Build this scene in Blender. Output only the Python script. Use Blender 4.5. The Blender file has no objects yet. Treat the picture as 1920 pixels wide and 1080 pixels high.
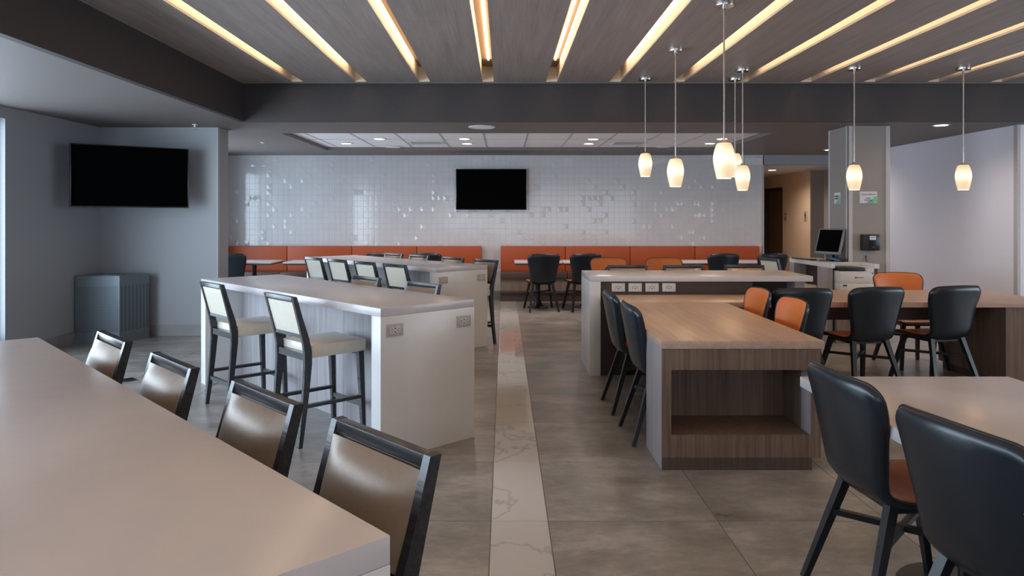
import bpy, bmesh, math, random
from mathutils import Vector, Matrix
random.seed(7)
S = bpy.context.scene
C = S.collection
R = math.radians

# ------------------------------------------------------------------ camera
H = 1.465
cam_d = bpy.data.cameras.new('camera'); cam = bpy.data.objects.new('camera', cam_d); C.objects.link(cam)
cam.location = (0, 0, H); cam.rotation_euler = (R(90), 0, 0)
cam_d.sensor_width = 36; cam_d.lens = 1370 / 1920 * 36
cam_d.shift_x = 15 / 1920; cam_d.shift_y = -135 / 1920
cam_d.clip_start = 0.05
S.camera = cam
S.view_settings.view_transform = 'Standard'; S.view_settings.look = 'None'
S.view_settings.exposure = 0.35; S.view_settings.gamma = 1.0
S.view_settings.use_curve_mapping = False

# ------------------------------------------------------------------ world, daylight through the windows
W = bpy.data.worlds.new('world'); S.world = W; W.use_nodes = True
W.node_tree.nodes['Background'].inputs[0].default_value = (0.72, 0.86, 1.0, 1)
W.node_tree.nodes['Background'].inputs[1].default_value = 1.0

def area(name, loc, rot, sx, sy, energy, color):
    l = bpy.data.lights.new(name, 'AREA'); l.shape = 'RECTANGLE'; l.size = sx; l.size_y = sy
    l.energy = energy; l.color = color
    o = bpy.data.objects.new(name, l); o.location = loc; o.rotation_euler = rot; C.objects.link(o)
    return o
DAY = (0.66, 0.83, 1.0)
# long window row in the left wall, the alcove window, and the glazed front behind the camera
area('daylight_left', (-5.35, 1.9, 1.35), (0, R(-90), 0), 2.3, 10.4, 470, DAY)
area('daylight_alcove', (-5.35, 10.9, 1.35), (0, R(-90), 0), 2.2, 2.2, 85, DAY)
area('daylight_right', (9.4, 4.0, 1.4), (0, R(90), 0), 2.2, 5.6, 110, (0.74, 0.86, 1.0))
area('daylight_front', (1.5, -4.35, 1.5), (R(90), 0, 0), 8.0, 2.4, 60, (0.86, 0.9, 1.0))

# ------------------------------------------------------------------ materials
def new_mat(name):
    m = bpy.data.materials.new(name); m.use_nodes = True
    nt = m.node_tree
    return m, nt, nt.nodes['Principled BSDF']
def N(nt, t, **kw):
    n = nt.nodes.new(t)
    for k, v in kw.items(): setattr(n, k, v)
    return n
def lk(nt, a, b): nt.links.new(a, b)
def coords(nt, scale, rot=(0, 0, 0), kind='Object'):
    tc = N(nt, 'ShaderNodeTexCoord'); mp = N(nt, 'ShaderNodeMapping')
    mp.inputs['Scale'].default_value = scale; mp.inputs['Rotation'].default_value = rot
    lk(nt, tc.outputs[kind], mp.inputs['Vector']); return mp.outputs[0]
def ramp(nt, fac, stops):
    r = N(nt, 'ShaderNodeValToRGB'); e = r.color_ramp.elements
    while len(e) < len(stops): e.new(0.5)
    for i, (p, c) in enumerate(stops): e[i].position = p; e[i].color = (*c, 1)
    lk(nt, fac, r.inputs[0]); return r.outputs[0]
def noise(nt, vec, scale, detail=3, rough=0.5):
    n = N(nt, 'ShaderNodeTexNoise'); n.inputs['Scale'].default_value = scale
    n.inputs['Detail'].default_value = detail; n.inputs['Roughness'].default_value = rough
    if vec is not None: lk(nt, vec, n.inputs['Vector'])
    return n.outputs[0]
def bump(nt, b, h, strength, dist=0.01):
    n = N(nt, 'ShaderNodeBump'); n.inputs['Strength'].default_value = strength; n.inputs['Distance'].default_value = dist
    lk(nt, h, n.inputs['Height']); lk(nt, n.outputs[0], b.inputs['Normal'])
def plain(name, col, rough=0.5, metal=0.0, spec=0.5, nscale=40, var=0.06, bs=0.0, coat=0):
    m, nt, b = new_mat(name)
    v = coords(nt, (1, 1, 1))
    f = noise(nt, v, nscale)
    c = ramp(nt, f, [(0.3, tuple(x * (1 - var) for x in col)), (0.7, tuple(min(1, x * (1 + var)) for x in col))])
    lk(nt, c, b.inputs['Base Color'])
    b.inputs['Roughness'].default_value = rough; b.inputs['Metallic'].default_value = metal
    b.inputs['Specular IOR Level'].default_value = spec
    if coat: b.inputs['Coat Weight'].default_value = coat; b.inputs['Coat Roughness'].default_value = 0.1
    if bs: bump(nt, b, f, bs, 0.002)
    return m
def wood(name, c1, c2, axis='Z', rough=0.45, fine=1.0, bs=0.12):
    m, nt, b = new_mat(name)
    s = {'X': (0.5, 9, 9), 'Y': (9, 0.5, 9), 'Z': (9, 9, 0.5)}[axis]
    v = coords(nt, tuple(x * fine for x in s))
    f = noise(nt, v, 3.2, 8, 0.65)
    s2 = {'X': (1.2, 60, 60), 'Y': (60, 1.2, 60), 'Z': (60, 60, 1.2)}[axis]
    g = noise(nt, coords(nt, s2), 1.6, 4, 0.6)
    mx = N(nt, 'ShaderNodeMix'); mx.inputs[0].default_value = 0.45
    lk(nt, f, mx.inputs[2]); lk(nt, g, mx.inputs[3])
    mid = tuple((a + d) / 2 for a, d in zip(c1, c2))
    c = ramp(nt, mx.outputs[0], [(0.36, c1), (0.5, mid), (0.64, c2)])
    lk(nt, c, b.inputs['Base Color']); b.inputs['Roughness'].default_value = rough
    bump(nt, b, mx.outputs[0], bs, 0.003)
    return m
def emis(name, col, strength):
    m, nt, b = new_mat(name)
    b.inputs['Base Color'].default_value = (*col, 1)
    b.inputs['Emission Color'].default_value = (*col, 1); b.inputs['Emission Strength'].default_value = strength
    return m

M = {}
M['soffit'] = plain('soffit_paint', (0.17, 0.148, 0.14), 0.55, bs=0.05)
M['beam'] = plain('soffit_paint_shaded', (0.05, 0.041, 0.042), 0.6)  # soffit paint darkened: shade on the beam faces put into the colour
M['wall'] = plain('grey_wallcovering', (0.34, 0.35, 0.37), 0.5, nscale=220, var=0.05, bs=0.15)
M['wall_r'] = plain('pale_wallcovering', (0.83, 0.82, 0.90), 0.42, nscale=200, var=0.04, bs=0.12)
M['taupe'] = plain('taupe_paint', (0.30, 0.265, 0.245), 0.55, nscale=200, bs=0.1)
M['guard'] = plain('corner_guard', (0.50, 0.47, 0.47), 0.35)
M['cream_wall'] = plain('cream_wall', (0.62, 0.47, 0.34), 0.6, nscale=200, bs=0.1)
M['white_paint'] = plain('white_paint', (0.75, 0.75, 0.75), 0.5)
M['grout'] = plain('grout', (0.16, 0.145, 0.13), 0.8)
M['tile_grout'] = plain('pale_grout', (0.60, 0.61, 0.62), 0.7)
M['glaze'] = plain('white_glaze', (0.64, 0.63, 0.645), 0.09, spec=0.6, nscale=5, var=0.03)
M['quartz'] = plain('white_quartz', (0.565, 0.535, 0.55), 0.22, nscale=9, var=0.02)
M['quartz_side'] = plain('white_quartz_edge', (0.68, 0.67, 0.67), 0.25, nscale=9, var=0.02)
M['grey_wood'] = wood('grey_laminate', (0.24, 0.23, 0.235), (0.42, 0.385, 0.41), 'Z')
M['brown_wood'] = wood('brown_laminate', (0.10, 0.063, 0.046), (0.215, 0.143, 0.104), 'Z')
M['brown_wood_dark'] = wood('brown_laminate_kick', (0.055, 0.035, 0.028), (0.095, 0.065, 0.05), 'Z')
M['top_wood'] = wood('oak_top_lengthwise', (0.37, 0.25, 0.19), (0.52, 0.37, 0.29), 'Y', 0.35, 0.8, 0.05)
M['top_wood_x'] = wood('oak_top_crosswise', (0.37, 0.25, 0.19), (0.52, 0.37, 0.29), 'X', 0.35, 0.8, 0.05)
M['dark_panel'] = plain('dark_brown_panel', (0.055, 0.036, 0.03), 0.5)
M['frame'] = wood('ebony_wood', (0.016, 0.016, 0.019), (0.040, 0.040, 0.045), 'X', 0.26, 1.5, 0.3)
M['cream'] = plain('cream_vinyl', (0.66, 0.60, 0.50), 0.33, nscale=60, var=0.04, bs=0.12, coat=0.15)
M['bronze'] = plain('champagne_vinyl', (0.265, 0.195, 0.145), 0.40, metal=0.2, nscale=60, var=0.05, bs=0.2, coat=0.0)
M['black_leather'] = plain('black_leather', (0.007, 0.013, 0.021), 0.31, nscale=160, var=0.15, bs=0.10, coat=0.15)  # blue of the window reflection mixed into the black base colour
M['black_piping'] = plain('black_piping', (0.007, 0.007, 0.01), 0.45)
M['orange_leather'] = plain('orange_leather', (0.62, 0.165, 0.03), 0.36, nscale=120, var=0.05, bs=0.1)
M['black_wood'] = plain('black_wood', (0.008, 0.009, 0.012), 0.35)
M['bench_orange'] = plain('orange_vinyl', (0.43, 0.08, 0.02), 0.5, nscale=200, var=0.08, bs=0.2)
M['bench_brown'] = plain('brown_vinyl', (0.085, 0.055, 0.042), 0.4, nscale=100, bs=0.1)
M['bench_wood'] = wood('bench_laminate', (0.15, 0.11, 0.085), (0.25, 0.19, 0.15), 'Z')
M['chrome'] = plain('brushed_nickel', (0.55, 0.5, 0.46), 0.22, metal=1.0, nscale=80)
M['steel'] = plain('grey_steel', (0.20, 0.235, 0.26), 0.38, metal=0.5)
M['tv'] = plain('tv_black', (0.001, 0.001, 0.0012), 0.6, spec=0.02)
M['tv_frame'] = plain('tv_bezel', (0.012, 0.012, 0.014), 0.25)
M['plastic_white'] = plain('white_plastic', (0.62, 0.60, 0.58), 0.35)
M['beige_plastic'] = plain('beige_plastic', (0.42, 0.385, 0.37), 0.35)
M['plastic_grey'] = plain('grey_plastic', (0.16, 0.165, 0.175), 0.35)
M['plastic_black'] = plain('black_plastic', (0.012, 0.012, 0.013), 0.35)
M['blue'] = plain('blue_plastic', (0.02, 0.14, 0.5), 0.3)
M['paper'] = plain('paper', (0.66, 0.64, 0.68), 0.6)
M['green'] = plain('green_print', (0.22, 0.55, 0.28), 0.6)
M['teal'] = plain('teal_print', (0.10, 0.42, 0.33), 0.6)
M['ink'] = plain('dark_ink', (0.02, 0.035, 0.04), 0.6)
M['door_dark'] = wood('dark_door', (0.02, 0.014, 0.011), (0.045, 0.03, 0.022), 'Z')
M['door_tan'] = plain('warm_door', (0.13, 0.075, 0.035), 0.5)
M['ceil_tile'] = plain('ceiling_tile', (0.90, 0.90, 0.92), 0.8, nscale=150, var=0.04, bs=0.1)
M['tbar'] = plain('ceiling_grid', (0.5, 0.5, 0.5), 0.5)
M['baseboard'] = plain('baseboard_tile', (0.27, 0.265, 0.26), 0.35, nscale=6, var=0.12)
M['slot'] = plain('slot_liner', (0.78, 0.68, 0.55), 0.55)
M['slot_top'] = plain('slot_top', (0.30, 0.2, 0.13), 0.6)
M['led'] = emis('led_glow', (1.0, 0.80, 0.56), 13)
M['downlight'] = emis('downlight_glow', (1.0, 0.80, 0.62), 9)
M['ceil_wood'] = wood('ceiling_laminate', (0.27, 0.232, 0.212), (0.41, 0.355, 0.328), 'Y', 0.42, 0.5, 0.12)

def floor_mat():
    m, nt, b = new_mat('concrete_tile')
    tc = N(nt, 'ShaderNodeTexCoord'); oi = N(nt, 'ShaderNodeObjectInfo')
    mp = N(nt, 'ShaderNodeMapping'); mp.inputs['Scale'].default_value = (0.9, 1.6, 1)
    ad = N(nt, 'ShaderNodeVectorMath', operation='ADD'); sc = N(nt, 'ShaderNodeVectorMath', operation='SCALE')
    cx = N(nt, 'ShaderNodeCombineXYZ'); lk(nt, oi.outputs['Random'], cx.inputs[0]); lk(nt, oi.outputs['Random'], cx.inputs[1])
    lk(nt, cx.outputs[0], sc.inputs[0]); sc.inputs['Scale'].default_value = 37
    lk(nt, tc.outputs['Object'], ad.inputs[0]); lk(nt, sc.outputs[0], ad.inputs[1]); lk(nt, ad.outputs[0], mp.inputs[0])
    f = noise(nt, mp.outputs[0], 2.3, 8, 0.62)
    g = noise(nt, mp.outputs[0], 14, 6, 0.7)
    mx = N(nt, 'ShaderNodeMix'); mx.inputs[0].default_value = 0.3; lk(nt, f, mx.inputs[2]); lk(nt, g, mx.inputs[3])
    c = ramp(nt, mx.outputs[0], [(0.33, (0.145, 0.133, 0.122)), (0.5, (0.255, 0.236, 0.22)), (0.66, (0.42, 0.39, 0.365))])
    lk(nt, c, b.inputs['Base Color'])
    r = N(nt, 'ShaderNodeMapRange'); r.inputs[3].default_value = 0.24; r.inputs[4].default_value = 0.36
    lk(nt, f, r.inputs[0]); lk(nt, r.outputs[0], b.inputs['Roughness'])
    bump(nt, b, g, 0.03, 0.002)
    return m
M['floor'] = floor_mat()
def marble_mat():
    m, nt, b = new_mat('white_marble')
    tc = N(nt, 'ShaderNodeTexCoord'); oi = N(nt, 'ShaderNodeObjectInfo')
    ad = N(nt, 'ShaderNodeVectorMath', operation='ADD'); sc = N(nt, 'ShaderNodeVectorMath', operation='SCALE')
    cx = N(nt, 'ShaderNodeCombineXYZ'); lk(nt, oi.outputs['Random'], cx.inputs[0]); lk(nt, oi.outputs['Random'], cx.inputs[1])
    lk(nt, cx.outputs[0], sc.inputs[0]); sc.inputs['Scale'].default_value = 23
    lk(nt, tc.outputs['Object'], ad.inputs[0]); lk(nt, sc.outputs[0], ad.inputs[1])
    n = N(nt, 'ShaderNodeTexNoise'); n.inputs['Scale'].default_value = 1.1; n.inputs['Detail'].default_value = 6; n.inputs['Distortion'].default_value = 0.5
    lk(nt, ad.outputs[0], n.inputs['Vector'])
    s = N(nt, 'ShaderNodeMath', operation='SUBTRACT'); lk(nt, n.outputs[0], s.inputs[0]); s.inputs[1].default_value = 0.5
    a = N(nt, 'ShaderNodeMath', operation='ABSOLUTE'); lk(nt, s.outputs[0], a.inputs[0])
    c = ramp(nt, a.outputs[0], [(0.0, (0.40, 0.385, 0.38)), (0.006, (0.50, 0.485, 0.475)), (0.014, (0.54, 0.525, 0.515))])
    lk(nt, c, b.inputs['Base Color']); b.inputs['Roughness'].default_value = 0.07
    return m
M['marble'] = marble_mat()
def perf_mat():
    m, nt, b = new_mat('perforated_steel')
    tc = N(nt, 'ShaderNodeTexCoord'); mp = N(nt, 'ShaderNodeMapping'); mp.inputs['Scale'].default_value = (55, 55, 55)
    lk(nt, tc.outputs['Object'], mp.inputs[0])
    fr = N(nt, 'ShaderNodeVectorMath', operation='FRACTION'); lk(nt, mp.outputs[0], fr.inputs[0])
    sb = N(nt, 'ShaderNodeVectorMath', operation='SUBTRACT'); lk(nt, fr.outputs[0], sb.inputs[0]); sb.inputs[1].default_value = (0.5, 0.5, 0.5)
    sx = N(nt, 'ShaderNodeSeparateXYZ'); lk(nt, sb.outputs[0], sx.inputs[0])
    hx = N(nt, 'ShaderNodeMath', operation='ABSOLUTE'); lk(nt, sx.outputs[0], hx.inputs[0])
    hz = N(nt, 'ShaderNodeMath', operation='ABSOLUTE'); lk(nt, sx.outputs[2], hz.inputs[0])
    mxx = N(nt, 'ShaderNodeMath', operation='MAXIMUM'); lk(nt, hx.outputs[0], mxx.inputs[0]); lk(nt, hz.outputs[0], mxx.inputs[1])
    c = ramp(nt, mxx.outputs[0], [(0.20, (0.075, 0.09, 0.105)), (0.30, (0.20, 0.235, 0.26))])
    lk(nt, c, b.inputs['Base Color']); b.inputs['Metallic'].default_value = 0.5; b.inputs['Roughness'].default_value = 0.4
    return m
M['perf'] = perf_mat()
def glass_mat():
    m = bpy.data.materials.new('window_glass'); m.use_nodes = True; nt = m.node_tree; nt.nodes.clear()
    o = N(nt, 'ShaderNodeOutputMaterial'); mx = N(nt, 'ShaderNodeMixShader'); mx.inputs[0].default_value = 0.06
    t = N(nt, 'ShaderNodeBsdfTransparent'); g = N(nt, 'ShaderNodeBsdfGlossy'); g.inputs['Roughness'].default_value = 0.02
    lk(nt, t.outputs[0], mx.inputs[1]); lk(nt, g.outputs[0], mx.inputs[2]); lk(nt, mx.outputs[0], o.inputs[0]); return m
M['glass'] = glass_mat()
def shade_mat():
    m, nt, b = new_mat('opal_glass_glow')
    tc = N(nt, 'ShaderNodeTexCoord'); sx = N(nt, 'ShaderNodeSeparateXYZ'); lk(nt, tc.outputs['Object'], sx.inputs[0])
    mr = N(nt, 'ShaderNodeMapRange'); mr.inputs[1].default_value = 0.0; mr.inputs[2].default_value = 0.253
    lk(nt, sx.outputs[2], mr.inputs[0])
    c = ramp(nt, mr.outputs[0], [(0.0, (1.0, 0.63, 0.25)), (0.25, (1.0, 0.70, 0.36)), (0.55, (1.0, 0.88, 0.66)), (0.85, (1.0, 0.74, 0.42)), (1.0, (0.9, 0.55, 0.25))])
    s = N(nt, 'ShaderNodeMapRange'); 
    st = ramp(nt, mr.outputs[0], [(0.0, (.5, .5, .5)), (0.3, (.55, .55, .55)), (0.58, (1, 1, 1)), (0.85, (.6, .6, .6)), (1.0, (.4, .4, .4))])
    mu = N(nt, 'ShaderNodeMath', operation='MULTIPLY'); lk(nt, st, mu.inputs[0]); mu.inputs[1].default_value = 0.82
    lk(nt, c, b.inputs['Emission Color']); lk(nt, mu.outputs[0], b.inputs['Emission Strength'])
    b.inputs['Base Color'].default_value = (0.8, 0.7, 0.55, 1); b.inputs['Roughness'].default_value = 0.3
    return m
M['shade'] = shade_mat()

# ------------------------------------------------------------------ mesh helpers
class MB:
    def __init__(s): s.bm = bmesh.new()
    def box(s, x0, x1, y0, y1, z0, z1, bev=0.0, mat=None):
        g = bmesh.ops.create_cube(s.bm, size=1.0)
        vs = g['verts']
        for v in vs:
            v.co = Vector((x0 + (v.co.x + .5) * (x1 - x0), y0 + (v.co.y + .5) * (y1 - y0), z0 + (v.co.z + .5) * (z1 - z0)))
        if bev:
            es = list({e for v in vs for e in v.link_edges})
            r = bmesh.ops.bevel(s.bm, geom=es, offset=bev, segments=2, affect='EDGES', profile=0.6)
            vs = list({v for f in r['faces'] for v in f.verts} | {v for v in vs if v.is_valid})
        if mat is not None: bmesh.ops.transform(s.bm, matrix=mat, verts=vs)
        return s
    def beam(s, p, q, w0, d0, w1=None, d1=None, up=(0, 1, 0)):
        p, q = Vector(p), Vector(q); w1 = w0 if w1 is None else w1; d1 = d0 if d1 is None else d1
        z = (q - p).normalized(); x = Vector(up).cross(z).normalized(); y = z.cross(x)
        a = [s.bm.verts.new(p + x * (w0 / 2 * i) + y * (d0 / 2 * j)) for i, j in ((-1, -1), (1, -1), (1, 1), (-1, 1))]
        b = [s.bm.verts.new(q + x * (w1 / 2 * i) + y * (d1 / 2 * j)) for i, j in ((-1, -1), (1, -1), (1, 1), (-1, 1))]
        s.bm.faces.new(a[::-1]); s.bm.faces.new(b)
        for i in range(4): s.bm.faces.new((a[i], a[(i + 1) % 4], b[(i + 1) % 4], b[i]))
        return s
    def sweep(s, pts, sizes):            # rectangular section sweep in the y-z plane: pts (x,y,z), sizes (wx, wy)
        rings = []
        for i, (p, (w, d)) in enumerate(zip(pts, sizes)):
            a = Vector(pts[max(0, i - 1)]); b = Vector(pts[min(len(pts) - 1, i + 1)])
            t = (b - a).normalized(); n = Vector((0, t.z, -t.y)).normalized(); x = Vector((1, 0, 0))
            if i in (0, len(pts) - 1): n = Vector((0, 1, 0))
            p = Vector(p)
            rings.append([s.bm.verts.new(p + x * (w / 2 * k) + n * (d / 2 * j)) for k, j in ((-1, -1), (1, -1), (1, 1), (-1, 1))])
        for r0, r1 in zip(rings, rings[1:]):
            for i in range(4): s.bm.faces.new((r0[i], r0[(i + 1) % 4], r1[(i + 1) % 4], r1[i]))
        s.bm.faces.new(rings[0][::-1]); s.bm.faces.new(rings[-1]); return s
    def lathe(s, prof, seg=32, c=(0, 0, 0), cap=True):
        rings = []
        for r, z in prof:
            rings.append([s.bm.verts.new((c[0] + r * math.cos(2 * math.pi * k / seg), c[1] + r * math.sin(2 * math.pi * k / seg), c[2] + z)) for k in range(seg)])
        for a, b in zip(rings, rings[1:]):
            for k in range(seg): s.bm.faces.new((a[k], a[(k + 1) % seg], b[(k + 1) % seg], b[k]))
        if cap: s.bm.faces.new(rings[0][::-1]); s.bm.faces.new(rings[-1])
        return s
    def tube(s, pts, r, seg=8, closed=False):
        pts = [Vector(p) for p in pts]; n = len(pts); rings = []
        ref = Vector((0.13, 0.31, 0.94))
        for i, p in enumerate(pts):
            a = pts[(i - 1) % n] if (closed or i) else p; b = pts[(i + 1) % n] if (closed or i < n - 1) else p
            t = (b - a).normalized(); x = t.cross(ref).normalized(); y = t.cross(x)
            rings.append([s.bm.verts.new(p + x * (r * math.cos(2 * math.pi * k / seg)) + y * (r * math.sin(2 * math.pi * k / seg))) for k in range(seg)])
        m = n if closed else n - 1
        for i in range(m):
            a, b = rings[i], rings[(i + 1) % n]
            for k in range(seg): s.bm.faces.new((a[k], a[(k + 1) % seg], b[(k + 1) % seg], b[k]))
        if not closed: s.bm.faces.new(rings[0][::-1]); s.bm.faces.new(rings[-1])
        return s
    def prism(s, poly, z0, z1):
        a = [s.bm.verts.new((x, y, z0)) for x, y in poly]; b = [s.bm.verts.new((x, y, z1)) for x, y in poly]
        s.bm.faces.new(a[::-1]); s.bm.faces.new(b); n = len(poly)
        for i in range(n): s.bm.faces.new((a[i], a[(i + 1) % n], b[(i + 1) % n], b[i]))
        return s
    def grid(s, P):                      # P[i][j] points
        V = [[s.bm.verts.new(p) for p in row] for row in P]
        for i in range(len(V) - 1):
            for j in range(len(V[0]) - 1): s.bm.faces.new((V[i][j], V[i + 1][j], V[i + 1][j + 1], V[i][j + 1]))
        return s
    def build(s, name, mat, parent=None, smooth=False, loc=None, rot=None):
        bmesh.ops.recalc_face_normals(s.bm, faces=s.bm.faces[:])
        me = bpy.data.meshes.new(name); s.bm.to_mesh(me); s.bm.free()
        me.materials.append(mat)
        if smooth:
            for p in me.polygons: p.use_smooth = True
            if smooth != 'all': me.set_sharp_from_angle(angle=R(38))
        o = bpy.data.objects.new(name, me); C.objects.link(o)
        if parent: o.parent = parent
        if loc: o.location = loc
        if rot: o.rotation_euler = rot
        return o
def box(name, mat, d, parent=None, bev=0.0, **k): return MB().box(*d, bev=bev).build(name, mat, parent, smooth=bool(bev), **k)
def thing(name, label, cat, loc=(0, 0, 0), rz=0.0, group=None):
    o = bpy.data.objects.new(name, None); C.objects.link(o); o.empty_display_size = 0.1
    o.location = loc; o.rotation_euler = (0, 0, rz); o['label'] = label; o['category'] = cat
    if group: o['group'] = group
    return o
def tag(o, label, cat, group=None):
    o['label'] = label; o['category'] = cat
    if group: o['group'] = group
    return o
def struct(o): o['kind'] = 'structure'; return o
KIDS = {}
def kids(o):
    if o.name not in KIDS: KIDS[o.name] = [c for c in bpy.data.objects if c.parent == o]
    return KIDS[o.name]
def dup(o, loc, rz, label, group=None):
    r = o.copy(); C.objects.link(r); r.location = loc; r.rotation_euler = (0, 0, rz); r['label'] = label
    if group: r['group'] = group
    for ch in kids(o):
        c = ch.copy(); C.objects.link(c); c.parent = r
        for g in kids(ch):
            d = g.copy(); C.objects.link(d); d.parent = c
    return r
def text(name, s, size, mat, parent, loc, rot, align='CENTER', ext=0.0006):
    cu = bpy.data.curves.new(name, 'FONT'); cu.body = s; cu.size = size; cu.align_x = align; cu.align_y = 'CENTER'; cu.extrude = ext
    t = bpy.data.objects.new(name, cu); C.objects.link(t)
    dg = bpy.context.evaluated_depsgraph_get(); me = bpy.data.meshes.new_from_object(t.evaluated_get(dg))
    bpy.data.objects.remove(t); me.materials.clear(); me.materials.append(mat)
    o = bpy.data.objects.new(name, me); C.objects.link(o); o.parent = parent; o.location = loc; o.rotation_euler = rot
    return o

ZR, ZS = 2.984, 2.55           # raised ceiling, soffit
YB = 13.03                     # tiled back wall
XL, XR = -4.95, 6.1

# ------------------------------------------------------------------ floor
fl = struct(box('floor', M['grout'], (-5.3, 9.3, -4.3, 19.5, -0.12, -0.003)))
TW = 0.815; TY = 0.837; Y0 = 3.509
def tile_mesh(w, d, name, mat):
    o = MB().box(0, w, 0, d, -0.02, 0.0, bev=0.0012).build(name, mat, fl); return o
big = tile_mesh(TW - 0.004, TY - 0.004, 'floor_tile', M['floor']); first = True
xs = [0.2116 + TW * k for k in range(0, 8)] + [-0.062 - TW * (k + 1) for k in range(0, 6)]
for x in xs:
    for j in range(-3, 15):
        y = Y0 + TY * j
        if y > 12.9 and x < 4.0: continue
        if y > 7.5 and x < -4.2 and y < 8.0: pass
        o = big if first else big.copy()
        if not first: C.objects.link(o)
        first = False
        o.location = (x + 0.002, y + 0.002, 0)
mt = tile_mesh(0.2736 - 0.004, TY - 0.004, 'marble_tile', M['marble']); first = True
for j in range(-3, 12):
    o = mt if first else mt.copy()
    if not first: C.objects.link(o)
    first = False
    o.location = (-0.062 + 0.002, Y0 + TY * j + 0.002, 0)

# ------------------------------------------------------------------ ceilings
ce = struct(box('ceiling', M['slot_top'], (-3.2, 9.2, -4.3, 8.5, ZR + 0.20, ZR + 0.30)))
SC = [-2.336 + 0.7185 * k for k in range(16)]
SW = 0.127; SY = 8.26
edges = [-2.975] + [e for c in SC if c < 8.8 for e in (c - SW / 2, c + SW / 2)] + [9.1]
panel_joint = (-4.2, -1.6, 0.85, 3.3, 5.75)
for i in range(0, len(edges), 2):
    a, b = edges[i], edges[i + 1]
    ys = [-4.2, -1.65, 0.8, 3.25, 5.7, 8.33]
    for k in range(5):
        y0, y1 = ys[k], ys[k + 1]
        box('wood_ceiling_panel', M['ceil_wood'], (a, b, y0 + 0.001, y1 - 0.001, ZR, ZR + 0.02), ce)
for c in SC:
    if c > 8.8: continue
    m = MB()
    m.box(c - SW / 2 - 0.012, c - SW / 2, -4.0, SY, ZR + 0.0205, ZR + 0.185)
    m.box(c + SW / 2, c + SW / 2 + 0.012, -4.0, SY, ZR + 0.0205, ZR + 0.185)
    m.box(c - SW / 2, c + SW / 2, SY - 0.001, SY + 0.012, ZR, ZR + 0.185)
    s = m.build('light_slot', M['slot'], ce)
    box('slot_end_panel', M['ceil_wood'], (c - SW / 2, c + SW / 2, SY + 0.012, 8.33, ZR, ZR + 0.02), ce)
    box('slot_back', M['slot_top'], (c - SW / 2, c + SW / 2, -4.0, SY, ZR + 0.17, ZR + 0.185), s)
    box('led_strip', M['led'], (c + 0.004, c + 0.022, -3.9, 7.85, ZR + 0.155, ZR + 0.169), s)
# aluminium edge bead round the raised ceiling
bd = MB(); bd.box(-2.985, -2.975, -4.2, 8.345, ZR - 0.004, ZR + 0.02); bd.box(-2.985, 9.1, 8.335, 8.345, ZR - 0.004, ZR + 0.02)
bd.build('edge_bead', M['taupe'], ce)
# beam faces
b1 = MB(); b1.box(-3.05, -2.985, -4.2, 8.45, ZS, ZR + 0.2); b1.box(-2.985, 9.2, 8.39, 8.46, ZS, ZR + 0.2)
b1.build('beam_face', M['beam'], ce)
# soffit with the recess opening X -2.93..3.53, Y 9.58..12.07
sf = MB()
sf.box(-5.3, -3.05, -4.3, 8.46, ZS, ZS + 0.1)
sf.box(-5.3, 9.2, 8.46, 9.58, ZS, ZS + 0.1)
sf.box(-5.3, -2.93, 9.58, 13.3, ZS, ZS + 0.1)
sf.box(3.53, 9.2, 9.58, 13.0, ZS, ZS + 0.1)
sf.box(-2.93, 3.53, 12.07, 13.3, ZS, ZS + 0.1)
sf.build('soffit', M['soffit'], ce)
tx = [-2.93, -2.74] + [-2.12 + 0.612 * k for k in range(10)]
tx = [t for t in tx if t < 3.5] + [3.53]
gm = MB()
for t in tx[1:-1]: gm.box(t - 0.012, t + 0.012, 9.5, 12.12, ZS + 0.048, ZS + 0.06)
gm.box(-2.93, 3.53, 10.81, 10.83, ZS + 0.048, ZS + 0.06)
gm.build('ceiling_grid', M['tbar'], ce)
for a, b in zip(tx, tx[1:]):
    for y0, y1 in ((9.5, 10.82), (10.82, 12.12)):
        box('ceiling_tile', M['ceil_tile'], (a + 0.006, b - 0.006, y0 + 0.004, y1 - 0.004, ZS + 0.052, ZS + 0.075), ce)
# hall ceiling and header
struct(box('ceiling_hall', M['white_paint'], (4.3, 7.2, 13.03, 19.3, 2.378, 2.5)))
struct(box('wall_header', M['wall'], (4.61, 9.1, 13.0, 13.1, 2.378, ZS)))

# ------------------------------------------------------------------ walls
wb = struct(box('wall_back', M['tile_grout'], (-5.3, 4.61, YB + 0.003, YB + 0.2, 0, 2.6)))
TS = 0.1016
def tile_variant(seed):
    rnd = random.Random(seed); m = MB(); bm = m.bm; g = TS / 2 - 0.0006; big = seed >= 7
    base = [bm.verts.new((sx * g, 0.003, sz * g)) for sx, sz in ((-1, -1), (1, -1), (1, 1), (-1, 1))]
    mid = [bm.verts.new((sx * (g - 0.001), 0.0008 + rnd.uniform(0, 0.0025 if big else 0.0003), sz * (g - 0.001))) for sx, sz in ((-1, -1), (1, -1), (1, 1), (-1, 1))]
    ap = bm.verts.new((rnd.uniform(-0.02, 0.02), -rnd.uniform(0.003, 0.007) if big else rnd.uniform(0.0003, 0.001), rnd.uniform(-0.02, 0.02)))
    for i in range(4):
        bm.faces.new((base[i], base[(i + 1) % 4], mid[(i + 1) % 4], mid[i])); bm.faces.new((mid[i], mid[(i + 1) % 4], ap))
    return m
variants = []
for k in range(8):
    o = tile_variant(k).build('wall_tile', M['glaze'], wb); variants.append(o)
used = [False] * 8
rest = bmesh.new()
vm = [v.data for v in variants]
ncol = int((4.605 + 5.2) / TS); n = 0
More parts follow.
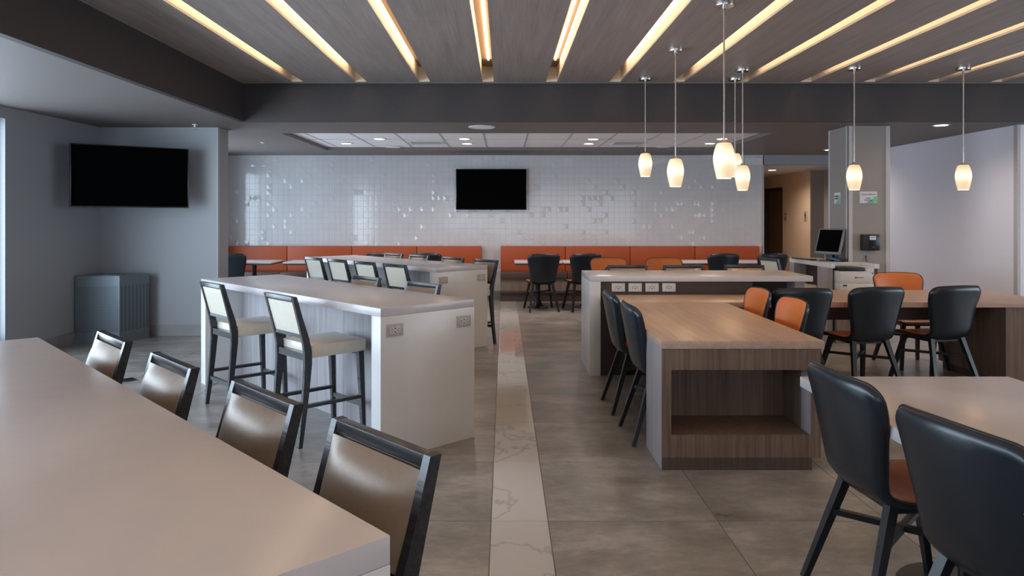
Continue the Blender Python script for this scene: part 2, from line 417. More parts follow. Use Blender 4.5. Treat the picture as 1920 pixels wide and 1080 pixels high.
for i in range(ncol):
    x = 4.605 - TS * (i + 0.5)
    for j in range(24):
        z = ZS - TS * (j + 0.5)
        if z < 0.15: continue
        if z < 0.86 and not (-0.62 < x < 0.12 or x > 4.4 or x < -4.9): continue
        k = random.randrange(8)
        if 0.45 < x < 2.3 and z > 0.93:
            if used[k]: o = variants[k].copy(); C.objects.link(o)
            else: o = variants[k]; used[k] = True
            o.location = (x, YB, z); n += 1
        else:
            M4 = Matrix.Translation((x, YB, z))
            tmp = {}
            me = vm[k]
            for p in me.polygons:
                vs = []
                for vi in p.vertices:
                    if vi not in tmp: tmp[vi] = rest.verts.new(M4 @ me.vertices[vi].co)
                    vs.append(tmp[vi])
                rest.faces.new(vs)
me = bpy.data.meshes.new('wall_tiles'); rest.to_mesh(me); rest.free(); me.materials.append(M['glaze'])
o = bpy.data.objects.new('wall_tiles', me); C.objects.link(o); o.parent = wb; o['kind'] = 'stuff'
struct(MB().box(4.605, 4.625, 13.0, 13.2, 0, ZS).build('trim_1', M['guard']))
struct(box('baseboard_back', M['baseboard'], (-5.2, 4.6, 12.995, 13.025, 0, 0.13)))

# left wall with windows
wl = MB()
wl.box(-5.15, XL, 7.25, 8.95, 0, ZS + .05)
wl.box(-5.15, XL, -4.2, 7.25, 0, 0.23); wl.box(-5.15, XL, -4.2, 7.25, 2.43, ZS + .05)
wl.box(-5.15, XL, -4.2, -3.3, 0.23, 2.43)
wl.box(-5.15, XL, 9.3, 9.75, 0, ZS + .05); wl.box(-5.15, XL, 12.05, 13.04, 0, ZS + .05)
wl.box(-5.15, XL, 9.75, 12.05, 0, 0.3); wl.box(-5.15, XL, 9.75, 12.05, 2.35, ZS + .05)
struct(wl.build('wall_left', M['wall']))
def window(n, y0, y1, z0, z1, nx):
    m = MB(); f = 0.05
    m.box(-5.1, -5.03, y0, y1, z0, z0 + f); m.box(-5.1, -5.03, y0, y1, z1 - f, z1)
    for k in range(nx + 1):
        y = y0 + (y1 - y0 - f) * k / nx; m.box(-5.1, -5.03, y, y + f, z0 + f, z1 - f)
    w = struct(m.build('window_%d' % n, M['white_paint']))
    for k in range(nx):
        a = y0 + (y1 - y0 - f) * k / nx + f; b = y0 + (y1 - y0 - f) * (k + 1) / nx
        box('pane', M['glass'], (-5.07, -5.066, a, b, z0 + f, z1 - f), w)
window(1, -3.3, 7.25, 0.23, 2.43, 6)
window(2, 9.75, 12.05, 0.3, 2.35, 2)
struct(box('wall_alcove', M['wall'], (-5.15, -3.51, 8.95, 9.3, 0, ZS)))
struct(box('trim_2', M['guard'], (-3.512, -3.504, 8.946, 9.0, 0, ZS)))
bb = MB()
def bboard(m, x0, x1, y0, y1, horizontal=True):
    L = (x1 - x0) if horizontal else (y1 - y0); k = max(1, round(L / 0.81))
    return [((x0 + L * i / k + 0.001, x0 + L * (i + 1) / k - 0.001, y0, y1) if horizontal else (x0, x1, y0 + L * i / k + 0.001, y0 + L * (i + 1) / k - 0.001)) for i in range(k)]
bl = struct(box('baseboard_left', M['grout'], (XL, XL + 0.006, 7.25, 8.95, 0, 0.13)))
for d in bboard(None, XL + 0.006, XL + 0.016, 7.25, 8.93, False): box('baseboard_tile', M['baseboard'], (*d, 0, 0.13), bl)
ba = struct(box('baseboard_alcove', M['grout'], (-4.93, -3.5, 8.944, 8.95, 0, 0.13)))
for d in bboard(None, -4.93, -3.5, 8.934, 8.944): box('baseboard_tile', M['baseboard'], (*d, 0, 0.13), ba)
# right walls
wr = MB(); wr.box(XR, XR + 0.15, 8.68, 13.1, 0, ZS + .05); wr.box(XR, XR + 0.12, 14.56, 16.0, 0, 2.4); wr.box(XR, XR + .12, 17.3, 19.3, 0, 2.4)
wr.box(XR, XR + 0.12, 16.0, 17.3, 2.06, 2.4)
wrr = MB(); 
struct(box('wall_right', M['wall_r'], (XR, XR + 0.15, 8.68, 13.1, 0, ZS + .05)))
struct(box('wall_right_return', M['wall'], (XR + 0.15, 9.2, 8.68, 8.8, 0, ZS + .05)))
struct(box('trim_3', M['guard'], (XR - 0.006, XR + 0.03, 8.672, 8.74, 0, ZS)))
struct(box('baseboard_right', M['baseboard'], (XR - 0.012, XR, 8.75, 13.0, 0, 0.13)))
wh = MB(); wh.box(XR, XR + 0.12, 14.56, 16.0, 0, 2.378); wh.box(XR, XR + .12, 17.1, 19.3, 0, 2.378); wh.box(XR, XR + 0.12, 16.0, 17.1, 2.1, 2.378)
wh.box(4.3, 7.2, 19.2, 19.3, 0, 2.378); wh.box(4.41, 4.61, 13.24, 19.2, 0, 2.378)
struct(wh.build('wall_hall', M['cream_wall']))
wk = MB(); wk.box(6.102, 6.48, 14.545, 14.66, 0, 2.378); wk.box(6.37, 6.48, 14.3, 14.56, 0, 2.378); wk.box(6.37, 6.48, 13.1, 14.3, 2.2, 2.378)
struct(wk.build('wall_hall_recess', M['taupe']))  # same hall wall, its shadow put in as a darker taupe colour
struct(box('wall_hall_outer', M['cream_wall'], (7.0, 7.1, 12.9, 19.2, 0, 2.378)))
def door(n, x, y0, y1, h):
    m = MB(); m.box(x - 0.02, x + 0.1, y0, y0 + 0.05, 0, h); m.box(x - 0.02, x + 0.1, y1 - 0.05, y1, 0, h); m.box(x - 0.02, x + 0.1, y0 + .05, y1 - .05, h - 0.05, h)
    d = struct(m.build('door_%d' % n, M['door_dark']))
    box('door_leaf', M['door_tan'], (x + 0.05, x + 0.09, y0 + 0.06, y1 - 0.06, 0.01, h - 0.06), d)
    box('kick_plate', M['chrome'], (x + 0.046, x + 0.0495, y0 + 0.1, y1 - 0.1, 0.04, 0.25), d)
    box('handle', M['chrome'], (x + 0.02, x + 0.049, y0 + 0.13, y0 + 0.23, 1.0, 1.02), d, bev=0.004)
door(1, XR + 0.02, 16.0, 17.1, 2.1); door(2, 6.37, 13.1, 14.3, 2.2)
# walls behind and right of the camera
wq = MB(); wq.box(9.1, 9.25, -4.2, 1.2, 0, 3.3); wq.box(9.1, 9.25, 6.8, 8.7, 0, 3.3); wq.box(9.1, 9.25, 1.2, 6.8, 0, .3); wq.box(9.1, 9.25, 1.2, 6.8, 2.5, 3.3)
struct(wq.build('wall_far_right', M['wall']))
m = MB(); m.box(9.15, 9.2, 1.2, 6.8, .3, .36); m.box(9.15, 9.2, 1.2, 6.8, 2.44, 2.5)
for k in range(5): m.box(9.15, 9.2, 1.2 + 1.385 * k, 1.26 + 1.385 * k, .36, 2.44)
w4 = struct(m.build('window_4', M['white_paint']))
for k in range(4): box('pane', M['glass'], (9.172, 9.176, 1.26 + 1.385 * k, 1.2 + 1.385 * (k + 1), .36, 2.44), w4)
wf = MB(); wf.box(-5.15, 9.25, -4.3, -4.2, 0, 0.3); wf.box(-5.15, 9.25, -4.3, -4.2, 2.6, 3.3); wf.box(-5.15, -2.5, -4.3, -4.2, 0.3, 2.6); wf.box(5.5, 9.25, -4.3, -4.2, 0.3, 2.6)
struct(wf.build('wall_front', M['wall']))
m = MB()
for k in range(6): m.box(-2.5 + 8.0 / 5 * k - 0.03, -2.5 + 8.0 / 5 * k + 0.03, -4.28, -4.22, 0.3, 2.6)
m.box(-2.5, 5.5, -4.28, -4.22, 0.3, 0.36); m.box(-2.5, 5.5, -4.28, -4.22, 2.54, 2.6)
w3 = struct(m.build('window_3', M['white_paint']))
for k in range(5): box('pane', M['glass'], (-2.5 + 1.6 * k + .03, -2.5 + 1.6 * (k + 1) - .03, -4.252, -4.248, 0.36, 2.54), w3)
# pillar
pl = struct(box('wall_pillar', M['taupe'], (4.15, 4.645, 8.81, 9.33, 0, ZS)))
for d in ((4.143, 4.2, 8.803, 8.81), (4.143, 4.15, 8.803, 8.86), (4.60, 4.652, 8.803, 8.81), (4.143, 4.15, 9.29, 9.335)):
    box('corner_guard', M['guard'], (*d, 0, ZS), pl)

# ------------------------------------------------------------------ diagonal counters
A = R(133)
U = Vector((math.cos(A), math.sin(A))); V = Vector((math.cos(A + math.pi / 2), math.sin(A + math.pi / 2)))
def outlet(parent, loc, rot, mat, w=0.118, h=0.074):
    """horizontal plate; local x across, local y out of the face is -y"""
    p = MB().box(-w / 2, w / 2, -0.006, 0, -h / 2, h / 2, bev=0.002).build('power_outlet', mat, parent, smooth=True, loc=loc, rot=rot)
    box('socket', M['plastic_white'], (-0.034, 0.034, -0.0075, -0.006, -0.017, 0.017), p)
    m = MB()
    for sx in (-1, 1):
        m.box(sx * 0.024 - 0.003, sx * 0.024 + 0.003, -0.0085, -0.0075, 0.004, 0.011)
        m.box(sx * 0.024 - 0.003, sx * 0.024 + 0.003, -0.0085, -0.0075, -0.011, -0.004)
        m.box(sx * 0.014 - 0.0025, sx * 0.014 + 0.0025, -0.0085, -0.0075, -0.003, 0.003)
        m.box(-0.0065, 0.0065, -0.0085, -0.0075, sx * 0.010 - 0.003, sx * 0.010 + 0.003)
    m.build('socket_hole', M['plastic_black'], p)
    return p
def counter(Rc, label, L=2.82, Wd=0.735, T=0.914):
    t = thing('bar_counter', label, 'counter', (Rc[0], Rc[1], 0), A, 'white waterfall counters set diagonally')
    box('countertop', M['quartz'], (0, L, 0, Wd, T - 0.05, T), t, bev=0.003)
    box('end_panel', M['quartz_side'], (0.0, 0.1, 0.0, Wd, 0, T - 0.0505), t, bev=0.002)
    box('end_panel', M['quartz_side'], (L - 0.1, L, 0.0, Wd, 0, T - 0.0505), t, bev=0.002)
    for k in range(3):
        a = 0.101 + (L - 0.202) * k / 3; b = 0.101 + (L - 0.202) * (k + 1) / 3
        box('divider_panel', M['grey_wood'], (a, b - 0.002, 0.36, 0.41, 0.0, T - 0.0505), t)
    for y in (0.095, Wd - 0.10):
        outlet(t, (0.0, y, 0.777), (0, 0, R(-90)), M['beige_plastic'])
    return t
T1, T2, T3 = Vector((-0.196, 1.262)), Vector((-0.196, 4.845)), Vector((-0.187, 8.255))
counter(T1, 'white counter filling the lower left corner, nearest the camera')
counter(T2, 'white waterfall counter in the middle with two cream stools pulled up in front')
counter(T3, 'white waterfall counter furthest back, in front of the orange benches')

# ------------------------------------------------------------------ bar stools
def pillow(m, x0, x1, z0, z1, y, sgn, bulge, n=10, rim=0.006):
    P = []
    for i in range(n + 1):
        row = []
        for j in range(n + 1):
            u = i / n * 2 - 1; v = j / n * 2 - 1
            b = (1 - abs(u) ** 3) * (1 - abs(v) ** 3)
            b = b ** 0.75
            row.append(Vector(((x0 + x1) / 2 + u * (x1 - x0) / 2, y + sgn * (rim + bulge * b), (z0 + z1) / 2 + v * (z1 - z0) / 2)))
        P.append(row)
    m.grid(P)
    # sides
    edge = [P[i][0] for i in range(n + 1)] + [P[n][j] for j in range(1, n + 1)] + [P[i][n] for i in range(n - 1, -1, -1)] + [P[0][j] for j in range(n - 1, 0, -1)]
    ring0 = [m.bm.verts.new(p) for p in edge]; ring1 = [m.bm.verts.new((p.x, y - sgn * 0.01, p.z)) for p in edge]
    k = len(edge)
    for i in range(k): m.bm.faces.new((ring0[i], ring0[(i + 1) % k], ring1[(i + 1) % k], ring1[i]))
    return m
def make_stool(label, front):
    t = thing('bar_stool', label, 'stool')
    HT = 0.957; ty = -0.30; by = -0.213
    def yb(z): return by + (ty - by) * (z - 0.64) / (HT - 0.64)
    for s in (-1, 1):
        pts = [(s * .195, -.262, 0), (s * .192, -.235, .2), (s * .192, -.215, .4), (s * .192, -.206, .52), (s * .192, -.207, .60), (s * .192, -.222, .68), (s * .192, yb(.8), .8), (s * .192, ty, HT)]
        sz = [(.026, .028), (.027, .034), (.027, .042), (.027, .049), (.027, .050), (.026, .045), (.025, .035), (.024, .030)]
        MB().sweep(pts, sz).build('back_leg', M['frame'], t)
        MB().beam((s * .195, .205, 0), (s * .185, .182, .56), .026, .026, .04, .04).build('front_leg', M['frame'], t)
        MB().beam((s * .19, -.228, .255), (s * .189, .193, .255), .022, .03).build('side_stretcher', M['frame'], t)
    MB().box(-.180, .180, ty - .012, ty + .017, HT - .030, HT, bev=.002).build('crest_rail', M['frame'], t, smooth=True)
    q = yb(.70)
    MB().box(-.175, .175, q - .016, q + .018, .690, .712).build('back_rail', M['frame'], t)
    MB().box(-.175, .175, -.225, -.198, .545, .59).build('seat_rail', M['frame'], t)
    MB().box(-.176, .176, .168, .193, .535, .56).build('seat_rail', M['frame'], t)
    MB().beam((-.185, .197, .20), (.185, .197, .20), .03, .022).build('footrest', M['frame'], t)
    MB().beam((-.19, -.235, .205), (.19, -.235, .205), .03, .02).build('back_stretcher', M['frame'], t)
    # back cushion: panels tilted
    ang = math.atan2(-(ty - by), HT - .64)
    m = MB(); zc = .813; hz = .104
    pillow(m, -.180, .180, -hz, hz + .008, 0.009, 1, 0.040)
    m.build('back_cushion', front, t, smooth='all', loc=(0, yb(zc), zc), rot=(ang, 0, 0))
    m = MB(); pillow(m, -.180, .180, -hz, hz + .008, -0.003, -1, 0.003)
    m.build('back_panel', M['cream'], t, smooth='all', loc=(0, yb(zc), zc), rot=(ang, 0, 0))
    m = MB().box(-.205, .205, -.185, .222, .556, .642, bev=.018)
    m.build('seat_cushion', M['cream'], t, smooth=True)
    return t
g1 = 'cream bar stools along the nearest counter'; g2 = 'cream bar stools in front of the middle counter'
g2b = 'cream bar stools behind the middle counter'; g3 = 'cream bar stools in front of the far counter'; g3b = 'cream bar stools behind the far counter'
stool_b = make_stool('dark framed stool at the lower centre, closest to the camera, tan back facing us', M['bronze'])
stool_c = make_stool('cream bar stool in front of the middle counter, nearer its white end panel', M['cream'])
usedS = {}
def stool(proto, x, y, rz, label, group=None):
    """x, y: middle of the crest rail on plan"""
    f = Vector((-math.sin(rz), math.cos(rz))) * 0.30
    loc = (x + f.x, y + f.y, 0)
    if proto.name not in usedS:
        usedS[proto.name] = 1; kids(proto); proto.location = loc; proto.rotation_euler = (0, 0, rz); proto['label'] = label
        if group: proto['group'] = group
        return proto
    return dup(proto, loc, rz, label, group)
def diag(T, u, n): p = T + U * u - V * n; return p.x, p.y
RB = A; RF = A - math.pi
stool(stool_b, *diag(T1, .38, .235), RB, 'dark framed stool at the lower centre, closest to the camera, tan back facing us', g1)
stool(stool_b, *diag(T1, .965, .222), RB, 'tan backed stool at the nearest counter, second from the counter corner', g1)
stool(stool_b, *diag(T1, 1.63, .192), RB, 'tan backed stool at the nearest counter, third from the counter corner', g1)
stool(stool_b, *diag(T1, 2.33, .186), RB, 'tan backed stool just in front of the perforated waste bin', g1)
stool(stool_c, *diag(T2, .765, -.735 - .265), RF, 'cream bar stool in front of the middle counter, nearer its outlet end', g2)
stool(stool_c, *diag(T2, 1.885, -.735 - .27), RF, 'cream bar stool in front of the middle counter, at its far left end', g2)
stool(stool_b, *diag(T2, .80, .178), RB, 'stool tucked behind the middle counter, nearer its outlet end, only the top showing', g2b)
stool(stool_b, *diag(T2, 1.59, .176), RB, 'stool tucked behind the middle counter, farther from its outlet end, only the top showing', g2b)
for u, w in ((.27, 'nearest its white end panel'), (.86, 'second from its white end panel'), (1.46, 'third from its white end panel'), (2.03, 'furthest from its white end panel, leftmost')):
    stool(stool_c, *diag(T3, u, -.735 - .34), RF, 'cream backed stool in front of the far counter, ' + w, g3)
for u, w in ((.22, 'at its right end with its leg showing'), (.83, 'second from its right end'), (1.52, 'third from its right end'), (2.10, 'leftmost of the row')):
    stool(stool_b, *diag(T3, u, .176), RB, 'stool behind the far counter, ' + w, g3b)

# ------------------------------------------------------------------ right counter with outlets
cb = thing('bar_counter', 'white counter with four power outlets along its dark front, behind the wooden table', 'counter', (.785, 6.69, 0))
box('countertop', M['quartz'], (0, 2.045, 0, .72, .864, .914), cb, bev=.003)
box('end_panel', M['quartz_side'], (0, .10, 0, .72, 0, .8635), cb, bev=.002)
box('end_panel', M['grey_wood'], (1.92, 2.01, .1, .72, 0, .8635), cb)
box('front_panel', M['dark_panel'], (.1005, 1.50, .03, .06, 0, .8635), cb)
box('front_panel', M['dark_panel'], (1.502, 1.918, .30, .33, 0, .8635), cb)  # dark sheet standing in for the shadows of the open end
for k in range(4): outlet(cb, (.266 + .155 * k, .029, .809), (0, 0, 0), M['plastic_white'], .122, .078)
for x, w in ((1.276, 'leftmost of the three'), (1.852, 'middle one of the three'), (2.483, 'rightmost of the three')):
    stool(stool_b, x, 7.56, R(180), 'stool top showing above the right counter with outlets, ' + w, 'bar stools behind the right counter')
stool(stool_c, 3.19, 8.82, R(-78), 'cream bar stool turned towards the computer desk', None)

# ------------------------------------------------------------------ dining chairs
def cat(pts, n):
    out = []; pts = [pts[0]] + pts + [pts[-1]]
    for i in range(1, len(pts) - 2):
        for k in range(n):
            t = k / n; p0, p1, p2, p3 = pts[i - 1:i + 3]
            out.append(tuple(0.5 * ((2 * b) + (-a + c) * t + (2 * a - 5 * b + 4 * c - d) * t * t + (-a + 3 * b - 3 * c + d) * t ** 3) for a, b, c, d in zip(p0, p1, p2, p3)))
    out.append(tuple(pts[-2])); return out
prof = [(.238, .430, .215, .0), (.215, .446, .218, .002), (.15, .455, .222, .008), (.05, .452, .222, .012), (-.05, .445, .215, .018), (-.12, .442, .205, .026),
        (-.17, .452, .196, .034), (-.205, .478, .192, .042), (-.222, .52, .195, .05), (-.236, .58, .205, .055), (-.252, .66, .22, .055), (-.268, .75, .240, .05),
        (-.282, .83, .250, .042), (-.292, .888, .253, .036)]
def chair_surface():
    rows = cat(prof, 4)
    arc = [0]
    for a, b in zip(rows, rows[1:]): arc.append(arc[-1] + math.hypot(b[0] - a[0], b[1] - a[1]))
    L = arc[-1]
    def at(s):
        s = min(max(s, 0), L)
        for i in range(len(arc) - 1):
            if arc[i + 1] >= s: break
        t = (s - arc[i]) / (arc[i + 1] - arc[i]); a, b = rows[i], rows[i + 1]
        return [x + (y - x) * t for x, y in zip(a, b)]
    ss = [0, .002, .007, .015, .028, .045, .07] + [.07 + (L - .15) * k / 20 for k in range(1, 20)] + [L - x for x in (.08, .055, .036, .022, .011, .004, .001, 0)]
    us = [-1, -.97, -.9, -.8, -.65, -.45, -.22, 0, .22, .45, .65, .8, .9, .97, 1]
    P = []
    for s in ss:
        y, z, w, c = at(s); e = 0.004
        a, b = at(s - e), at(s + e); ty, tz = b[0] - a[0], b[1] - a[1]; l = math.hypot(ty, tz); ty /= l; tz /= l
        ny, nz = tz, -ty
        d0, d1 = s, L - s; r0, r1 = .07, .065
        if d0 < r0: w = w - r0 + math.sqrt(max(0, r0 * r0 - (r0 - d0) ** 2))
        if d1 < r1: w = w - r1 + math.sqrt(max(0, r1 * r1 - (r1 - d1) ** 2))
        row = []
        for u in us:
            x = u * w; q = (abs(x) / .24) ** 2.2
            crown = -0.018 * (x / .24) ** 2 * min(1, max(0, (s - L + .25) / .25))
            row.append(Vector((x, y + ny * c * q + ty * crown, z + nz * c * q + tz * crown)))
        P.append(row)
    return P, ss, us, L
def make_chair(label):
    t = thing('dining_chair', label, 'chair')
    P, ss, us, L = chair_surface(); n, k = len(P), len(us)
    Nn = []
    for i in range(n):
        row = []
        for j in range(k):
            a = P[min(i + 1, n - 1)][j] - P[max(i - 1, 0)][j]; b = P[i][min(j + 1, k - 1)] - P[i][max(j - 1, 0)]
            v = b.cross(a)
            row.append(v.normalized() if v.length > 1e-9 else Vector((0, 0, 1)))
        Nn.append(row)
    # normals should face inward (up for the seat)
    if Nn[12][7].z < 0: Nn = [[-v for v in r] for r in Nn]
    def puff(i, j):
        s = ss[i]; e = min(s, L - s) / .05; a = min(1, e); q = 1 - abs(us[j])
        b = min(1, q / .16); return math.sqrt(max(0, 1 - (1 - a) ** 2)) * math.sqrt(max(0, 1 - (1 - b) ** 2))
    inner = [[P[i][j] + Nn[i][j] * (.002 + .010 * puff(i, j)) for j in range(k)] for i in range(n)]
    outer = [[P[i][j] - Nn[i][j] * (.002 + .024 * puff(i, j)) for j in range(k)] for i in range(n)]
    MB().grid(outer).build('shell', M['black_leather'], t, smooth='all')
    pad = MB().grid(inner).build('seat_pad', M['orange_leather'], t, smooth='all'); pad['label'] = 'orange leather inner face'
    rim = [P[i][0] for i in range(n)] + [P[n - 1][j] for j in range(1, k)] + [P[i][k - 1] for i in range(n - 2, -1, -1)] + [P[0][j] for j in range(k - 2, 0, -1)]
    MB().tube(rim, .006, 6, True).build('piping', M['black_piping'], t, smooth='all')
    for sx in (-1, 1):
        for sy, fy, ay in ((-1, -.285, -.15), (1, .245, .135)):
            MB().beam((sx * .225, fy, 0), (sx * .150, ay, .436), .024, .028, .034, .040, up=(1, 0, 0)).build('leg', M['black_wood'], t)
    MB().beam((-.178, -.202, .29), (.178, .173, .29), .026, .022, up=(0, 0, 1)).build('cross_stretcher', M['black_wood'], t)
    MB().beam((.178, -.202, .289), (-.178, .173, .289), .026, .021, up=(0, 0, 1)).build('cross_stretcher', M['black_wood'], t)
    MB().box(-.16, .16, -.15, .15, .408, .436).build('seat_frame', M['black_wood'], t)
    return t
chair0 = make_chair('x'); kids(chair0); first_chair = [True]
def chair(x, y, deg, label, group=None, back=True):
    """x, y: middle of the top edge of the backrest on plan; deg: heading, 0 faces away from the camera"""
    rz = R(deg); f = Vector((-math.sin(rz), math.cos(rz))) * 0.285
    loc = (x + f.x, y + f.y, 0)
    if first_chair[0]:
        first_chair[0] = False; chair0.location = loc; chair0.rotation_euler = (0, 0, rz); chair0['label'] = label
        if group: chair0['group'] = group
        return chair0
    return dup(chair0, loc, rz, label, group)
chair(1.233, 2.74, -86, 'black shell chair with orange seat at the upper left of the near white table', 'chairs at the near white table')
chair(1.255, 2.06, -79, 'black shell chair cut off by the lower right frame edge, nearest the camera', 'chairs at the near white table')
gc = 'black chairs on the left of the wooden table'
chair(.815, 4.87, -88, 'black chair left of the wooden table, nearer the camera', gc)
chair(.79, 5.60, -88, 'black chair left of the wooden table, farther one beside the white counter leg', gc)
chair(2.05, 5.10, 90, 'orange fronted chair on the right side of the wooden table, nearer the camera', 'orange fronted chairs right of the wooden table')
chair(2.05, 5.79, 90, 'orange fronted chair on the right side of the wooden table, tucked in the corner', 'orange fronted chairs right of the wooden table')
gl = 'black chairs along the front of the long wooden table'
chair(2.40, 5.83, 3, 'black chair directly behind the two orange fronted chairs', gl)
chair(3.05, 5.92, 10, 'black chair at the long wooden table, middle of the three seen from behind', gl)
chair(3.76, 6.03, 13, 'black chair at the long wooden table, rightmost of the three seen from behind', gl)
chair(3.99, 7.45, 180, 'bright orange fronted chair behind the long wooden table, near the printer')
gb = 'black chairs facing the right orange bench'
chair(.615, 11.1, 8, 'black chair at the right bench nearest the gap between the benches', gb)
chair(1.265, 11.15, 12, 'black chair at the right bench, second from the gap between the benches', gb)
chair(3.37, 11.15, 6, 'black chair at the right bench below the hanging lamps', gb)
chair(4.13, 11.15, 10, 'black chair at the right end of the right bench, by the hall opening', gb)
gh = 'chairs around the table behind the right counter'
chair(1.43, 10.05, 180, 'orange fronted chair behind the right counter, left of the pair', gh)
chair(2.19, 10.05, 180, 'orange fronted chair behind the right counter, right of the pair', gh)
chair(1.42, 8.46, 0, 'black chair mostly hidden behind the left stool of the right counter', gh)
chair(2.09, 8.46, 0, 'black chair mostly hidden behind the middle stool of the right counter', gh)
gll = 'black chairs facing the left orange bench'
chair(-4.22, 11.2, 0, 'black chair at the left bench beside the grey wall corner', gll)
chair(-1.90, 11.3, 6, 'black chair at the left bench, leftmost top behind the far counter', gll)
chair(-1.22, 11.3, 0, 'black chair at the left bench, wider top behind the far counter', gll)

# ------------------------------------------------------------------ wooden T table
wt = thing('communal_table', 'long brown wooden T-shaped table with open storage end', 'table', (0, 0, 0))
ZT = .745; zt0 = .700
box('tabletop', M['top_wood'], (.905, 1.845, 4.205, 6.105, zt0, ZT), wt, bev=.002)
box('tabletop', M['top_wood_x'], (.905, 2.845, 6.107, 6.685, zt0, ZT), wt, bev=.002)
box('tabletop', M['top_wood_x'], (2.847, 4.655, 6.107, 7.12, zt0, ZT), wt, bev=.002)
cbx = MB()
X0, X1, YF, YK = .912, 1.828, 4.215, 4.66
cbx.box(X0, .965, YF, YK, .07, zt0 - .0005); cbx.box(1.77, X1, YF, YK, .07, zt0 - .0005)
cbx.box(.965, 1.77, YF, YK, .577, zt0 - .0005); cbx.box(.965, 1.77, YF, YK, .07, .202)
cbx.box(.965, 1.77, YK - .03, YK, .202, .577)
cbx.build('storage_end', M['brown_wood'], wt)
box('side_panel', M['grey_wood'], (X0 - .004, X0, YF + .004, YK, .0, zt0 - .001), wt)  # same wood as the cabinet, daylight on this side put in as grey
box('niche_side_lit', M['grey_wood'], (1.766, 1.77, YF + .002, YF + .13, .203, .576), wt)  # lighter strip painting the daylit front of the niche wall
box('kick_board', M['brown_wood_dark'], (X0, 1.775, YF - .003, YK, 0, .0695), wt)
box('spine_panel', M['brown_wood'], (1.34, 1.41, YK, 6.6, 0.0, zt0 - .001), wt)
box('apron_beam', M['brown_wood_dark'], (1.9, 4.21, 6.58, 6.64, .53, zt0 - .001), wt)
ed = MB(); ed.box(4.215, 4.64, 6.135, 7.09, .07, zt0 - .0005)
ed.build('end_cabinet', M['brown_wood'], wt)
box('kick_board', M['brown_wood_dark'], (4.24, 4.62, 6.16, 7.06, 0, .0695), wt)

# ------------------------------------------------------------------ near white table
nt_ = thing('dining_table', 'white table at the lower right with two black chairs', 'table', (1.328, 1.45, 0))
box('tabletop', M['quartz'], (0, .935, 0, 1.83, .70, .745), nt_, bev=.003)
for y in (.45, 1.38):
    MB().lathe([(.035, .02), (.035, .68)], 20, (.47, y, 0)).build('pedestal', M['black_wood'], nt_, smooth=True)
    MB().lathe([(.25, 0), (.25, .008), (.05, .03), (.035, .03)], 28, (.47, y, 0)).build('base_plate', M['black_wood'], nt_, smooth=True)
    box('mounting_plate', M['black_wood'], (.27, .67, y - .2, y + .2, .68, .6995), nt_)

# ------------------------------------------------------------------ bench tables
def small_table(label, x, y, w=.745, d=.68):
    t = thing('bistro_table', label, 'table', (x, y, 0), 0, 'small tables along the orange benches')
    box('tabletop', M['quartz'], (-w / 2, w / 2, -d / 2, d / 2, .722, .745), t, bev=.002)
    box('edge_band', M['dark_panel'], (-w / 2 + .004, w / 2 - .004, -d / 2 + .004, d / 2 - .004, .700, .7215), t)
    MB().lathe([(.17, 0), (.17, .012), (.10, .03), (.055, .09), (.05, .14), (.04, .15), (.038, .67), (.06, .699)], 24).build('pedestal', M['black_wood'], t, smooth=True)
    return t
t0 = small_table('small white table at the left end of the right bench', .541, 11.70)
kids(t0)
yy = 11.70
dup(t0, (1.30, yy, 0), 0, 'small white table at the right bench, second from the gap')
dup(t0, (3.085, yy, 0), 0, 'small white table at the right bench below the hanging lamps, left of the pair')
dup(t0, (3.85, yy, 0), 0, 'small white table at the right bench below the hanging lamps, right of the pair')
dup(t0, (-4.0, yy, 0), 0, 'small white table at the left bench beside the grey wall corner')
dup(t0, (-3.07, yy, 0), 0, 'small white table at the left bench whose corner peeks out left of the stools')
dup(t0, (-1.95, yy + .1, 0), 0, 'small table at the left bench hidden behind the far counter, left one')
dup(t0, (-1.18, yy + .1, 0), 0, 'small table at the left bench hidden behind the far counter, right one')
ht = thing('dining_table', 'white table hidden behind the right counter between four chairs', 'table', (1.76, 9.26, 0))
box('tabletop', M['quartz'], (-.7, .7, -.4, .4, .715, .745), ht, bev=.002)
for x in (-.4, .4): MB().lathe([(.2, 0), (.2, .012), (.05, .03), (.035, .06), (.035, .7145)], 24, (x, 0, 0)).build('pedestal', M['black_wood'], ht, smooth=True)

# ------------------------------------------------------------------ benches
def bench(label, x0, nseg, w=1.143):
    t = thing('bench', label, 'bench', (x0, 0, 0))
    L = nseg * w; YW = YB - .04
    box('base_panel', M['bench_wood'], (.0, L, 12.50, YW, .147, .395), t)
    box('kick_board', M['brown_wood_dark'], (.0, L, 12.53, YW, 0, .1465), t)
    box('base_trim', M['brown_wood_dark'], (.0, L, 12.495, 12.4995, .147, .185), t)
    for k in range(nseg):
        MB().box(k * w + .002, (k + 1) * w - .002, 12.46, YW - .12, .396, .505, bev=.018).build('seat_cushion', M['bench_brown'], t, smooth=True)
        MB().box(k * w + .003, (k + 1) * w - .003, YW - .115, YW, .496, .933, bev=.016).build('back_cushion', M['bench_orange'], t, smooth=True)
    return t
bench('orange backed bench on the right of the tiled wall', -.062, 4)
bench('orange backed bench on the left of the tiled wall', -.395 - 4 * 1.143, 4)

